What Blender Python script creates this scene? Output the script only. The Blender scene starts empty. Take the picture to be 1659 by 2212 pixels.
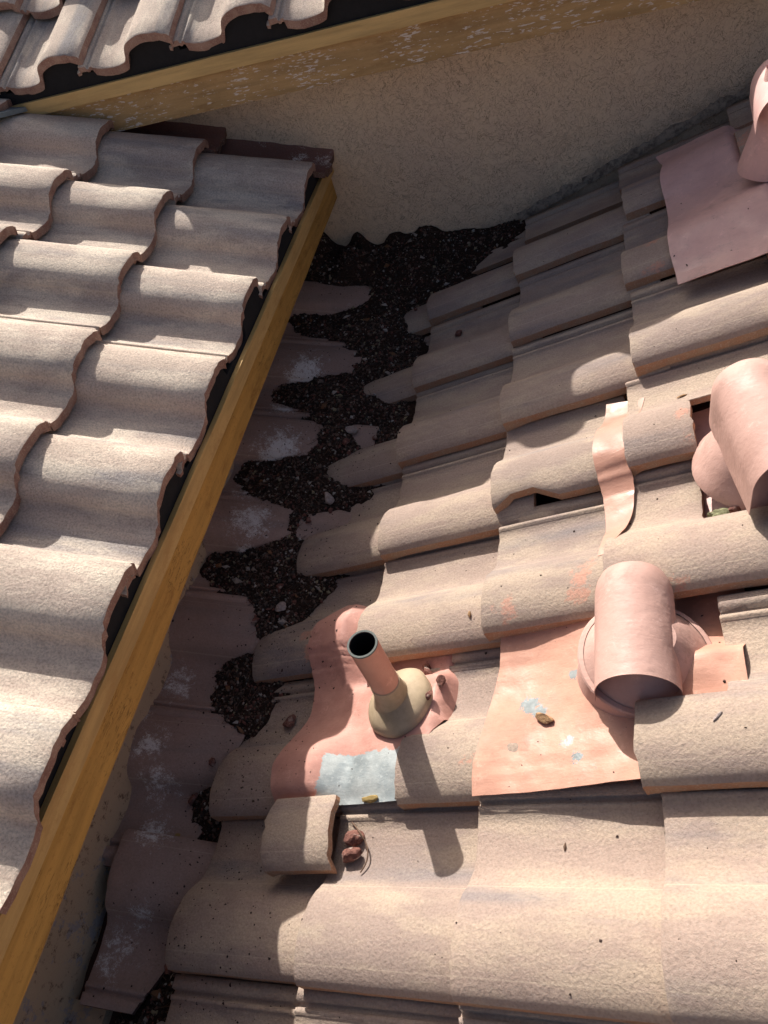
import bpy, bmesh, math, random
from math import sin, cos, tan, radians, atan, pi, sqrt, exp
from mathutils import Vector, Matrix, Euler, noise

S = bpy.context.scene
C = S.collection
rnd = random.Random(7)

# ------------------------------------------------------------------ camera
cam = bpy.data.cameras.new('camera'); camo = bpy.data.objects.new('camera', cam); C.objects.link(camo)
right = Vector((0.95419696, 0.16194, -0.25142)).normalized()
fwd = Vector((-0.29592786, 0.63512278, -0.71347443)).normalized()
right = (right - fwd * right.dot(fwd)).normalized()
up = right.cross(fwd)
m = Matrix((right, up, -fwd)).transposed().to_4x4()
camo.matrix_world = m
cam.sensor_fit = 'HORIZONTAL'; cam.sensor_width = 36.0
cam.lens = 36.0 * 1645.0 / 1659.0
cam.clip_start = 0.02; cam.clip_end = 500
S.camera = camo

# ------------------------------------------------------------------ sky, sun, exposure
SUN = Vector((-0.625, 1.25, 1.0)).normalized()
elev = math.asin(SUN.z); azim = math.atan2(SUN.x, SUN.y)
W = bpy.data.worlds.new('World'); S.world = W; W.use_nodes = True
nt = W.node_tree
sky = nt.nodes.new('ShaderNodeTexSky'); sky.sky_type = 'NISHITA'; sky.sun_disc = False
sky.sun_elevation = elev; sky.sun_rotation = azim
sky.air_density = 0.8; sky.dust_density = 6.0; sky.ozone_density = 0.6
bg = nt.nodes['Background']; bg.inputs[1].default_value = 0.092
nt.links.new(sky.outputs[0], bg.inputs[0])
sl = bpy.data.lights.new('sun', 'SUN'); sl.energy = 5.0; sl.angle = radians(0.5); sl.color = (1.0, 0.955, 0.89)
so = bpy.data.objects.new('sun', sl); C.objects.link(so)
so.rotation_euler = (-SUN).to_track_quat('-Z', 'Y').to_euler()
S.view_settings.view_transform = 'Standard'; S.view_settings.look = 'None'
S.view_settings.gamma = 1; S.view_settings.exposure = 0.45; S.view_settings.use_curve_mapping = False

# ------------------------------------------------------------------ node helpers
class NT:
    def __init__(s, name):
        s.m = bpy.data.materials.new(name); s.m.use_nodes = True
        s.t = s.m.node_tree; s.b = s.t.nodes['Principled BSDF']
        s.b.inputs['Specular IOR Level'].default_value = 0.25
    def n(s, typ, **k):
        x = s.t.nodes.new(typ)
        for a, v in k.items(): setattr(x, a, v)
        return x
    def l(s, a, b): s.t.links.new(a, b)
    def setin(s, node, i, v):
        if hasattr(v, 'is_linked') or hasattr(v, 'links'): s.l(v, node.inputs[i])
        elif isinstance(v, tuple) and len(v) == 3 and node.inputs[i].type == 'RGBA': node.inputs[i].default_value = (*v, 1)
        else: node.inputs[i].default_value = v
    def coord(s, kind='Object', rand=True, scale=(1, 1, 1)):
        tc = s.n('ShaderNodeTexCoord'); o = tc.outputs[kind]
        if rand:
            oi = s.n('ShaderNodeObjectInfo'); mu = s.math('MULTIPLY', oi.outputs['Random'], 37.0)
            ad = s.n('ShaderNodeVectorMath', operation='ADD'); s.l(o, ad.inputs[0]); s.l(mu, ad.inputs[1]); o = ad.outputs[0]
        if scale != (1, 1, 1):
            mp = s.n('ShaderNodeVectorMath', operation='MULTIPLY'); s.l(o, mp.inputs[0]); mp.inputs[1].default_value = scale; o = mp.outputs[0]
        return o
    def math(s, op, a, b=0.0, c=None, clamp=False):
        x = s.n('ShaderNodeMath', operation=op, use_clamp=clamp); s.setin(x, 0, a); s.setin(x, 1, b)
        if c is not None: s.setin(x, 2, c)
        return x.outputs[0]
    def noise(s, co, scale, detail=4, rough=0.55, dist=0.0):
        x = s.n('ShaderNodeTexNoise'); s.l(co, x.inputs['Vector']); x.inputs['Scale'].default_value = scale
        x.inputs['Detail'].default_value = detail; x.inputs['Roughness'].default_value = rough; x.inputs['Distortion'].default_value = dist
        return x.outputs['Fac']
    def voro(s, co, scale, feature='F1', rnd_=1.0):
        x = s.n('ShaderNodeTexVoronoi', feature=feature); s.l(co, x.inputs['Vector']); x.inputs['Scale'].default_value = scale
        x.inputs['Randomness'].default_value = rnd_
        return x.outputs['Distance']
    def ramp(s, f, a, b, lo=0.0, hi=1.0):
        x = s.n('ShaderNodeMapRange', interpolation_type='SMOOTHSTEP'); s.l(f, x.inputs[0])
        for i, v in enumerate((a, b, lo, hi)): x.inputs[i + 1].default_value = v
        return x.outputs[0]
    def mix(s, f, a, b, mode='MIX'):
        x = s.n('ShaderNodeMix', data_type='RGBA', blend_type=mode); s.setin(x, 0, f)
        for i, v in ((6, a), (7, b)):
            if isinstance(v, tuple): x.inputs[i].default_value = (*v[:3], 1)
            else: s.l(v, x.inputs[i])
        return x.outputs[2]
    def out(s, col=None, rough=None, metal=None, bump=None, strength=0.5, dist=0.002, spec=None):
        if col is not None:
            if isinstance(col, tuple): s.b.inputs['Base Color'].default_value = (*col, 1)
            else: s.l(col, s.b.inputs['Base Color'])
        if rough is not None: s.setin(s.b, s.b.inputs.find('Roughness'), rough)
        if metal is not None: s.setin(s.b, s.b.inputs.find('Metallic'), metal)
        if spec is not None: s.b.inputs['Specular IOR Level'].default_value = spec
        if bump is not None:
            bl = bump if isinstance(bump, list) else [(bump, strength, dist)]
            prev = None
            for h, st, d in bl:
                bp = s.n('ShaderNodeBump'); bp.inputs['Strength'].default_value = st; bp.inputs['Distance'].default_value = d
                s.l(h, bp.inputs['Height'])
                if prev is not None: s.l(prev, bp.inputs['Normal'])
                prev = bp.outputs[0]
            s.l(prev, s.b.inputs['Normal'])
        return s.m
    def blobs(s, pts, noise_fac, kind='world'):
        """union of soft discs (x,y,z,r) in world space, broken up by noise"""
        g = s.n('ShaderNodeNewGeometry').outputs['Position']; acc = None
        for (x, y, z, r) in pts:
            d = s.n('ShaderNodeVectorMath', operation='DISTANCE'); s.l(g, d.inputs[0]); d.inputs[1].default_value = (x, y, z)
            v = s.math('SUBTRACT', 1.0, s.math('DIVIDE', d.outputs['Value'], r))
            acc = v if acc is None else s.math('MAXIMUM', acc, v)
        return s.math('ADD', acc, s.math('MULTIPLY', s.math('SUBTRACT', noise_fac, 0.5), 1.6))

def tile_material(name, c1, c2, grey, streak=0.5, speck=0.4, pale=None, pale_amt=0.0, stains=None, paint=None, grime=0.25, stain_rand=0.0):
    t = NT(name); co = t.coord()
    oi = t.n('ShaderNodeObjectInfo').outputs['Random']
    col = t.mix(oi, c1, c2)
    st = t.noise(t.coord(scale=(1.2, 17, 8)), 1.0, 3, 0.5)              # streaks that run along the tile
    col = t.mix(t.ramp(st, 0.50, 0.72, 0, streak), col, grey)
    big = t.noise(co, 9, 5, 0.65)
    col = t.mix(t.ramp(big, 0.35, 0.7, 0, grime), col, tuple(v * 0.62 for v in c1))
    if pale:
        pn = t.noise(t.coord(scale=(4, 12, 8)), 1.0, 5, 0.7)
        col = t.mix(t.ramp(pn, 0.42, 0.62, 0, pale_amt), col, pale)
    g1 = t.noise(co, 260, 4, 0.8); g2 = t.noise(co, 520, 3, 0.7)
    col = t.mix(t.ramp(g1, 0.40, 0.66, 0, speck), col, t.mix(0.55, col, (0.05, 0.035, 0.03)))
    col = t.mix(t.ramp(g2, 0.52, 0.75, 0, speck * 1.1), col, t.mix(0.5, col, (0.85, 0.8, 0.7)))
    pit = t.voro(co, 150)
    pm = t.ramp(pit, 0.04, 0.13, 1, 0)
    col = t.mix(t.math('MULTIPLY', pm, 0.55), col, (0.07, 0.045, 0.04))
    if stains:
        nf = t.noise(t.coord(scale=(1, 1, 1), rand=False), 34, 12, 0.95)
        bb = t.blobs(stains, t.math('ADD', 0.5, t.math('MULTIPLY', t.math('SUBTRACT', nf, 0.5), 3.2)))
        f = t.ramp(bb, 0.48, 0.72, 0, 0.95)
        nf2 = t.noise(co, 26, 8, 0.8)
        col = t.mix(f, col, (0.82, 0.80, 0.78))
        col = t.mix(t.ramp(nf2, 0.60, 0.72, 0, stain_rand), col, (0.6, 0.56, 0.54))
    if paint:
        nf = t.noise(t.coord(rand=False), 38, 8, 0.8)
        f = t.math('MULTIPLY', t.ramp(t.blobs(paint, t.math('ADD', 0.5, t.math('MULTIPLY', t.math('SUBTRACT', nf, 0.5), 2.2))), 0.40, 0.58, 0, 0.7), t.ramp(t.noise(t.coord(rand=False), 160, 3, 0.7), 0.3, 0.55, 0.5, 1))
        col = t.mix(f, col, (0.60, 0.30, 0.22))
    raw = t.n('ShaderNodeSeparateXYZ'); t.l(t.coord('Object', False), raw.inputs[0])
    for s_at in (0.027, 0.149):                                         # faint mould lines running along the tile
        ln = t.ramp(t.math('ABSOLUTE', t.math('SUBTRACT', raw.outputs[1], s_at)), 0.0003, 0.0014, 0.32, 0)
        col = t.mix(ln, col, (0.62, 0.50, 0.38))
    gm = t.noise(co, 240, 5, 0.8)
    lin = t.noise(t.coord(scale=(20, 300, 60)), 1.0, 3, 0.6)
    return t.out(col, 0.9, bump=[(t.noise(co, 40, 4, 0.6), 0.35, 0.004), (gm, 0.8, 0.0030), (lin, 0.10, 0.0012), (pit, 0.25, 0.002)], spec=0.2)

def edge_material(name, c1, c2):
    t = NT(name); co = t.coord()
    n1 = t.noise(co, 300, 4, 0.7); n2 = t.noise(co, 30, 3, 0.6)
    col = t.mix(t.ramp(n2, 0.3, 0.7), c1, c2)
    col = t.mix(t.ramp(n1, 0.5, 0.7, 0, 0.6), col, (0.55, 0.46, 0.38))
    return t.out(col, 0.95, bump=[(n1, 0.9, 0.003)], spec=0.15)

KV = 1.07
# pixel-measured spots expressed on the roof planes (world metres)
P_ = radians(22.0); CANT = radians(6.8)
NR = Vector((-sin(P_), 0, cos(P_))); DR = Vector((cos(P_), 0, sin(P_)))
NL = Vector((sin(P_), 0, cos(P_))); DL = Vector((-cos(P_), 0, sin(P_)))
NU = Vector((0, -sin(P_), cos(P_))); DU = Vector((0, cos(P_), sin(P_)))
YY = Vector((0, 1, 0)); XX = Vector((1, 0, 0))
def Rp(u, y, h=1.0): return NR * (-h) + DR * u + YY * y
def Rx(x, y, h=1.0):
    u = (x - sin(P_) * h) / cos(P_)
    return Rp(u, y, h)
KL = 1.0
def Lp(u, y, h=1.115): return (NL * (-h) + DL * u + YY * y) * KL
def Up(u, x, h=1.23): return (NU * (-h) + DU * u + XX * x) * KL

paint_spots = [(*Rx(-0.02, 0.50), .0), ]
def sp(x, y, r, h=0.99): v = Rx(x, y, h); return (v.x, v.y, v.z, r)
paint_spots = [sp(-0.075, 0.775, .035), sp(-0.07, 0.81, .035), sp(-0.065, 0.845, .03), sp(-0.055, 0.88, .025), sp(-0.20, 0.775, .035), sp(-0.26, 0.50, .035), sp(-0.26, 0.455, .04),
               sp(-0.055, 1.22, .03), sp(-0.05, 1.03, .03), sp(0.125, 1.06, .028), sp(0.12, 1.12, .025), sp(0.13, 0.93, .02),
               sp(0.17, 0.70, .03), sp(0.10, 1.74, .035), sp(0.10, 1.62, .04), sp(0.34, 1.96, .05), sp(0.24, 0.87, .05),
               sp(-0.66, 0.80, .035), sp(-0.68, 0.84, .03), sp(-0.33, 0.727, .03), sp(-0.30, 0.70, .03), sp(0.08, 0.75, .04)]
M = {}
M['tileR'] = tile_material('concrete_tile_tan', (0.46, 0.342, 0.28), (0.37, 0.285, 0.245), (0.25, 0.225, 0.23), 0.8, 0.5,
                           pale=(0.55, 0.435, 0.325), pale_amt=0.6, paint=paint_spots, grime=0.3)
M['tileL'] = tile_material('concrete_tile_pale', (0.64, 0.515, 0.425), (0.55, 0.44, 0.37), (0.31, 0.295, 0.30), 0.9, 0.8,
                           pale=(0.80, 0.69, 0.56), pale_amt=0.75, grime=0.35)
def vs(x, y, z, r): return (x * KV, y * KV, z * KV, r)
stainV = [vs(-.80, 1.83, -1.22, .05), vs(-.83, 1.62, -1.22, .10), vs(-.86, 1.50, -1.22, .07), vs(-.84, 1.33, -1.24, .11), vs(-.88, 1.22, -1.25, .08),
          vs(-.86, 1.10, -1.26, .09), vs(-.86, 1.02, -1.28, .05), vs(-.93, .70, -1.29, .07), vs(-.93, .55, -1.3, .06), vs(-.90, .47, -1.31, .07), vs(-.88, .40, -1.33, .06),
          vs(-.89, .20, -1.34, .08), vs(-.86, .24, -1.34, .05), vs(-.98, .60, -1.3, .05)]
M['tileV'] = tile_material('concrete_tile_dusky', (0.50, 0.345, 0.285), (0.39, 0.275, 0.235), (0.29, 0.235, 0.215), 0.6, 0.4,
                           stains=stainV, stain_rand=0.6, grime=0.5)
stainW = [(-1.0 * KL, 2.30 * KL, -.80 * KL, .05), (-.88 * KL, 2.25 * KL, -.86 * KL, .06), (-.80 * KL, 2.24 * KL, -.88 * KL, .06)]
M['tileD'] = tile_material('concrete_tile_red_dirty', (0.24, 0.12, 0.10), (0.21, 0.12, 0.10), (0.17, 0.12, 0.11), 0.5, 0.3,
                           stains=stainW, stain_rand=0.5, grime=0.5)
M['edgeR'] = edge_material('tile_cut_edge_sand', (0.42, 0.22, 0.13), (0.38, 0.25, 0.17))
M['edgeL'] = edge_material('tile_cut_edge_rose', (0.27, 0.15, 0.12), (0.38, 0.25, 0.20))
M['edgeV'] = edge_material('tile_cut_edge_dark', (0.14, 0.085, 0.07), (0.18, 0.11, 0.09))

def stucco():
    t = NT('skip_trowel_stucco'); co = t.coord('Object', False)
    wr = t.n('ShaderNodeTexNoise'); t.l(co, wr.inputs['Vector']); wr.inputs['Scale'].default_value = 18; wr.inputs['Detail'].default_value = 4
    ad = t.n('ShaderNodeVectorMath', operation='MULTIPLY_ADD'); t.l(wr.outputs['Color'], ad.inputs[0]); ad.inputs[1].default_value = (0.07,) * 3; t.l(co, ad.inputs[2])
    def iso(scale, lev, w):
        n = t.noise(ad.outputs[0], scale, 3, 0.6); d = t.math('SUBTRACT', n, lev)
        return n, t.ramp(t.math('ABSOLUTE', d), 0.0, w, 1, 0), t.ramp(d, -0.004, 0.010)
    n1, l1, p1 = iso(30, 0.47, 0.010); n2, l2, p2 = iso(30, 0.56, 0.010); n3, l3, p3 = iso(52, 0.50, 0.013)
    line = t.math('MAXIMUM', l1, t.math('MAXIMUM', l2, l3))
    brk = t.noise(co, 26, 4, 0.7); line = t.math('MULTIPLY', line, t.ramp(brk, 0.40, 0.60, 0.05, 1))
    plate = t.math('ADD', p1, t.math('ADD', p2, p3))
    big = t.noise(co, 2.4, 6, 0.65)
    col = t.mix(t.ramp(big, 0.35, 0.65), (0.80, 0.64, 0.45), (0.72, 0.57, 0.42))
    col = t.mix(t.ramp(t.noise(co, 200, 5, 0.75), 0.42, 0.66, 0, 0.25), col, (0.40, 0.30, 0.20))
    col = t.mix(t.ramp(t.noise(co, 9, 6, 0.75), 0.56, 0.70, 0, 0.3), col, (0.80, 0.66, 0.48))
    col = t.mix(t.math('MULTIPLY', line, 0.6), col, (0.24, 0.165, 0.10))  # relief shade painted into the colour as dark lines along the trowel edges
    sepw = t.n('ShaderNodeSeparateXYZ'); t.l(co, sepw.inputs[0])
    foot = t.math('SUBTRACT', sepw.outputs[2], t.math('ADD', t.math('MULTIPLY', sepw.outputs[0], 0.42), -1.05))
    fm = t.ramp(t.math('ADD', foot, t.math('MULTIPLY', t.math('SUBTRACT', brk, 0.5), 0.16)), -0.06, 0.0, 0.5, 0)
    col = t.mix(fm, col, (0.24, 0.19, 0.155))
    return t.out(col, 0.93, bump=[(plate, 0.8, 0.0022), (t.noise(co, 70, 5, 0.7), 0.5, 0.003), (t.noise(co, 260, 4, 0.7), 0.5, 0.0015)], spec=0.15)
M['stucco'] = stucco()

def wood(name, base, dark, grain_axis, chips=None, cracks=True, spots=None, crack_amt=1.0):
    t = NT(name)
    sc = {'x': (4, 60, 60), 'y': (60, 4, 60)}[grain_axis]
    co = t.coord('Object', False); g = t.noise(t.coord('Object', False, sc), 1.0, 5, 0.6)
    col = t.mix(t.ramp(g, 0.35, 0.7), base, tuple(0.72 * v for v in base))
    bl = t.noise(t.coord('Object', False, {'x': (.5, 1.6, 1.6), 'y': (1.6, .5, 1.6)}[grain_axis]), 14, 7, 0.8); col = t.mix(t.ramp(bl, 0.50, 0.68, 0, 0.8), col, dark)
    f = t.noise(co, 120, 4, 0.75); col = t.mix(t.ramp(f, 0.55, 0.72, 0, 0.5), col, dark)
    hs = [(g, 0.4, 0.003), (t.noise(co, 90, 4, 0.7), 0.5, 0.002)]
    if cracks:
        sc2 = {'x': (9, 60, 60), 'y': (60, 9, 60)}[grain_axis]
        cn = t.noise(t.coord('Object', False, sc2), 1.0, 4, 0.65, 0.4)
        ck = t.ramp(t.math('ABSOLUTE', t.math('SUBTRACT', cn, 0.5)), 0.0, 0.016, 1, 0)
        ck = t.math('MULTIPLY', ck, t.ramp(t.noise(co, 7, 3, 0.6), 0.50, 0.60))
        col = t.mix(t.math('MULTIPLY', ck, 0.85 * crack_amt), col, (0.05, 0.028, 0.01))
    if chips:
        sx = {'x': (48, 230, 230), 'y': (230, 48, 230)}[grain_axis]
        cn = t.noise(t.coord('Object', False, sx), 1.0, 3, 0.6)
        dens = t.noise(co, 6, 3, 0.6); thr = t.math('ADD', cn, t.math('MULTIPLY', t.math('SUBTRACT', dens, 0.5), 0.5))
        cm = t.ramp(thr, 0.61, 0.64); col = t.mix(cm, col, chips)
    return t.out(col, 0.75, bump=hs, spec=0.3)
M['woodL'] = wood('ochre_painted_fascia', (0.52, 0.295, 0.075), (0.26, 0.125, 0.03), 'y', crack_amt=0.8)
M['woodL2'] = wood('ochre_painted_trim', (0.56, 0.355, 0.13), (0.42, 0.24, 0.08), 'y', cracks=False)
M['woodU'] = wood('peeling_brown_fascia', (0.47, 0.31, 0.14), (0.30, 0.18, 0.075), 'x', chips=(0.62, 0.56, 0.5), cracks=False)
M['trimU'] = wood('yellow_painted_trim', (0.62, 0.43, 0.18), (0.52, 0.34, 0.14), 'x', cracks=False)

def simple(name, col, rough=0.8, metal=0.0, ns=60, var=0.35, bump=0.3, spec=0.25, dark=None):
    t = NT(name); co = t.coord('Object', False); n = t.noise(co, ns, 5, 0.7)
    c = t.mix(t.ramp(n, 0.35, 0.7, 0, var), col, dark or tuple(v * 0.5 for v in col))
    return t.out(c, rough, metal, bump=[(n, bump, 0.002)], spec=spec)
M['felt'] = simple('black_underlayment', (0.018, 0.018, 0.02), 0.9)
M['deck'] = simple('brown_underlayment', (0.075, 0.036, 0.028), 0.9, ns=30)
M['mortar'] = simple('rough_mortar', (0.34, 0.28, 0.22), 0.95, ns=70, var=0.8, bump=0.9, dark=(0.07, 0.055, 0.045))
M['bluemetal'] = simple('blue_grey_valley_metal', (0.20, 0.25, 0.28), 0.55, 0.6)
M['ground'] = simple('dry_ground', (0.30, 0.24, 0.18), 0.95, ns=2)
M['house'] = simple('tan_render', (0.42, 0.31, 0.20), 0.95)
M['dark'] = simple('pipe_bore_black', (0.012, 0.013, 0.014), 0.6)

def paintmat(name, base, dark, bare_blobs=None, bare_box=None, wsb=0.12, zinc=1.0, gloss=0.36, streak_scale=1.0, spec=0.5, smudge=0.5):
    t = NT(name); co = t.coord('Object', False)
    n = t.noise(co, 14, 5, 0.65); col = t.mix(t.ramp(n, 0.35, 0.68), base, dark)
    n2 = t.noise(co, 120, 4, 0.7); col = t.mix(t.ramp(n2, 0.55, 0.72, 0, smudge), col, tuple(v * 0.72 for v in base))
    ws = t.noise(t.coord('Object', False, (30 * streak_scale, 140 * streak_scale, 60)), 1.0, 3, 0.5, 0.9)   # brush marks
    sc_ = t.noise(co, 24, 9, 0.8); col = t.mix(t.ramp(sc_, 0.55, 0.66, 0, 0.4), col, tuple(min(1, v * 1.25 + .08) for v in base))
    sc2_ = t.noise(co, 9, 7, 0.75); col = t.mix(t.ramp(sc2_, 0.56, 0.66, 0, 0.4), col, tuple(v * .6 for v in dark))
    sp_ = t.ramp(t.voro(co, 70), 0.03, 0.07, 1, 0); sp_ = t.math('MULTIPLY', sp_, t.ramp(t.noise(co, 11, 2), 0.5, 0.6))
    col = t.mix(t.math('MULTIPLY', sp_, 0.8), col, (0.12, 0.04, 0.03))
    ro = t.ramp(t.noise(co, 10, 4, 0.6), 0.35, 0.65, gloss - 0.08, gloss + 0.25)
    met = None
    mask = None
    if bare_blobs: mask = t.ramp(t.blobs(bare_blobs, t.noise(co, 85, 7, 0.78)), 0.42, 0.5)
    if bare_box:
        g = t.n('ShaderNodeNewGeometry').outputs['Position']; sx = t.n('ShaderNodeSeparateXYZ'); t.l(g, sx.inputs[0])
        w = t.math('MULTIPLY', t.math('SUBTRACT', t.noise(co, 60, 5, 0.7), 0.5), 0.035)
        x0, x1, y1 = bare_box
        a = t.ramp(t.math('ADD', sx.outputs[0], w), x0, x0 + 0.003); b = t.ramp(t.math('ADD', sx.outputs[0], w), x1, x1 + 0.003, 1, 0)
        c = t.ramp(t.math('ADD', sx.outputs[1], w), y1, y1 + 0.003, 1, 0)
        mk = t.math('MULTIPLY', t.math('MULTIPLY', a, b), c); mask = mk if mask is None else t.math('MAXIMUM', mask, mk)
    if mask is not None:
        zn = t.noise(co, 22, 5, 0.6); zc = t.mix(t.ramp(zn, 0.36, 0.66), tuple(zinc * q for q in (0.30, 0.34, 0.35)), tuple(zinc * q for q in (0.44, 0.47, 0.465)))
        zc = t.mix(t.ramp(t.noise(co, 130, 3), 0.55, 0.7, 0, 0.3), zc, tuple(zinc * q for q in (0.6, 0.63, 0.63)))
        col = t.mix(mask, col, zc); met = t.math('MULTIPLY', mask, 0.35)
    return t.out(col, ro, met, bump=[(ws, wsb, 0.003), (n2, 0.12, 0.0015), (n, 0.25, 0.01)], spec=spec)
M['paint1'] = paintmat('salmon_paint_on_flashing', (0.57, 0.305, 0.245), (0.48, 0.24, 0.195), gloss=0.5, spec=0.3, bare_box=(-0.551, -0.36, 0.545))
M['paint2'] = paintmat('orange_paint_on_flashing', (0.56, 0.30, 0.215), (0.48, 0.25, 0.18),
                       bare_blobs=[(*Rx(-.155, .60, 1.03), .032), (*Rx(-.14, .585, 1.03), .024), (*Rx(-.09, .52, 1.03), .024), (*Rx(-.075, .495, 1.03), .026), (*Rx(-.05, .475, 1.03), .022), (*Rx(-.085, .645, 1.03), .018)], gloss=0.5, spec=0.3, zinc=0.55)
M['paint3'] = paintmat('mauve_pink_paint', (0.72, 0.45, 0.40), (0.64, 0.39, 0.355), gloss=0.45)
M['pipepaint'] = paintmat('pink_painted_pipe', (0.60, 0.315, 0.23), (0.55, 0.28, 0.205), gloss=0.5, spec=0.3, smudge=0.2)
M['hood'] = paintmat('rose_painted_hood', (0.56, 0.355, 0.30), (0.50, 0.31, 0.26), gloss=0.5, spec=0.28, smudge=0.2, streak_scale=0.6, wsb=0.2)
M['zinc'] = simple('bare_zinc_rim', (0.13, 0.145, 0.135), 0.8, 0.0)
M['mastic'] = simple('tan_sealant', (0.46, 0.355, 0.24), 0.6, ns=25, var=0.5, bump=0.5, dark=(0.25, 0.20, 0.12))
M['tape'] = paintmat('orange_painted_strip', (0.52, 0.28, 0.205), (0.46, 0.245, 0.18), gloss=0.36, spec=0.35)

# ------------------------------------------------------------------ object helpers
def link(o, parent=None, name=None):
    C.objects.link(o)
    if parent: o.parent = parent
    return o
def meshobj(name, verts, faces, mats, parent=None, smooth=False, midx=None, world=True):
    me = bpy.data.meshes.new(name); me.from_pydata([tuple(v) for v in verts], [], faces)
    for mm in (mats if isinstance(mats, list) else [mats]): me.materials.append(mm)
    if midx: me.polygons.foreach_set('material_index', midx)
    if smooth: me.polygons.foreach_set('use_smooth', [True] * len(me.polygons))
    me.update()
    return link(bpy.data.objects.new(name, me), parent)
def tag(o, label=None, cat=None, group=None, kind=None):
    if label: o['label'] = label
    if cat: o['category'] = cat
    if group: o['group'] = group
    if kind: o['kind'] = kind
    return o
def thing(name, label, cat, group=None, loc=(0, 0, 0)):
    o = bpy.data.objects.new(name, None); o.empty_display_size = 0.1; C.objects.link(o); o.location = loc
    return tag(o, label, cat, group)
def child(o, parent):
    """parent keeping the world position (parents are unrotated empties)"""
    o.parent = parent; o.matrix_parent_inverse = Matrix.Translation(-Vector(parent.location)); return o
def box_verts(a, b): return [Vector((x, y, z)) for x in (a[0], b[0]) for y in (a[1], b[1]) for z in (a[2], b[2])]
BF = [(0, 1, 3, 2), (4, 6, 7, 5), (0, 4, 5, 1), (2, 3, 7, 6), (0, 2, 6, 4), (1, 5, 7, 3)]

# ------------------------------------------------------------------ the tile
PROF = [(0, 0), (.004, .006), (.010, .0115), (.02, .0165), (.03, .0205), (.042, .0235), (.055, .0252), (.068, .0255), (.08, .0248), (.092, .0228), (.104, .0195),
        (.116, .015), (.127, .009), (.137, .0015), (.146, -.0065), (.155, -.0145), (.165, -.0205), (.177, -.0248), (.19, -.0275), (.205, -.029),
        (.22, -.0295), (.24, -.0293), (.262, -.0285), (.264, -.0245), (.271, -.024), (.273, -.030), (.279, -.030), (.281, -.0205), (.302, -.020), (.304, -.034), (.314, -.0345)]
PROFL = [(0, 0), (.004, .005), (.010, .009), (.02, .0135), (.032, .0175), (.045, .020), (.06, .0213), (.075, .0214), (.09, .0205), (.104, .0182), (.116, .0150), (.127, .0100),
         (.135, .0045), (.142, -.0035), (.147, -.0135), (.151, -.0245), (.156, -.0325), (.166, -.0375), (.18, -.040), (.20, -.0415), (.22, -.041), (.24, -.038),
         (.262, -.0305), (.264, -.0255), (.271, -.025), (.273, -.030), (.279, -.030), (.281, -.0205), (.302, -.020), (.304, -.034), (.314, -.0345)]
def prof(s, P=None):
    P = P or PROF
    if s <= P[0][0]: return P[0][1]
    for (a, za), (b, zb) in zip(P, P[1:]):
        if s <= b: return za + (zb - za) * (s - a) / (b - a)
    return P[-1][1]
def tile_mesh(name, mat, edge, x0=None, x1=None, s0=0.0, s1=.314, seed=0, L=.375, rough=.0016, th=.014, nose=.022, chip=None, rough_side=0.0007, sc=1.0, extra=(), P=None):
    r = random.Random(seed)
    P = P or PROF
    ss = sorted(set([s for s, z in P if s0 <= s <= s1] + [s0, s1] + [e for e in extra if s0 < e < s1]))
    off = r.random() * 50
    fr = [0.0, 'n', .16, .34, .52, .72, .88, 'm', 1.0]
    top = []; cols = len(fr)
    for s in ss:
        a = (x0(s) if x0 else 0.0); b = (x1(s) if x1 else L)
        ra = rough * 2.0 * noise.noise(Vector((s * 130, off, 0))) + rough * noise.noise(Vector((s * 420, off, 3)))
        rb = rough * 2.0 * noise.noise(Vector((s * 130, off, 9))) + rough * noise.noise(Vector((s * 420, off, 5)))
        a += ra; b += rb; row = []
        for f in fr:
            x = a + .004 if f == 'n' else b - .004 if f == 'm' else a + (b - a) * f
            z = 0.0012 * noise.noise(Vector((x * 9, s * 9, off)))
            if f in (0.0, 1.0): z -= .0022
            s_ = s
            if chip:
                c = chip(x)
                if c > 0: s_ = c + s * (s1 - c) / s1
            elif s < .012: s_ = s + rough_side * 2 * noise.noise(Vector((x * 150, off, 1)))
            row.append((x * sc, s_ * sc, (prof(s_, P) + z) * sc))
        top.append(row)
    n = len(ss); V = []; F = []; MI = []
    def addgrid(g, flip, mi):
        o = len(V); V.extend(p for row in g for p in row); w = len(g[0])
        for i in range(len(g) - 1):
            for j in range(w - 1):
                q = (o + i * w + j, o + i * w + j + 1, o + (i + 1) * w + j + 1, o + (i + 1) * w + j)
                F.append(q[::-1] if flip else q); MI.append(mi)
    bot = [[(x, y, min(z, (-.0285 if (ss[i_] > .262) else 9) * sc) - (((nose if (j < 2) else th) if ss[i_] <= .262 else .008) + (.004 if ss[i_] < .012 else 0)) * sc) for j, (x, y, z) in enumerate(row)] for i_, row in enumerate(top)]
    addgrid(top, False, 0); nt_ = len(F); addgrid(bot, True, 1)
    addgrid([[row[0] for row in top], [row[0] for row in bot]], False, 1)
    addgrid([[row[-1] for row in top], [row[-1] for row in bot]], True, 1)
    addgrid([top[0], bot[0]], True, 1); addgrid([top[-1], bot[-1]], False, 1)
    me = bpy.data.meshes.new(name); me.from_pydata(V, [], F); me.materials.append(mat); me.materials.append(edge)
    me.polygons.foreach_set('material_index', MI)
    me.polygons.foreach_set('use_smooth', [i < nt_ for i in range(len(F))]); me.update()
    return me

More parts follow.
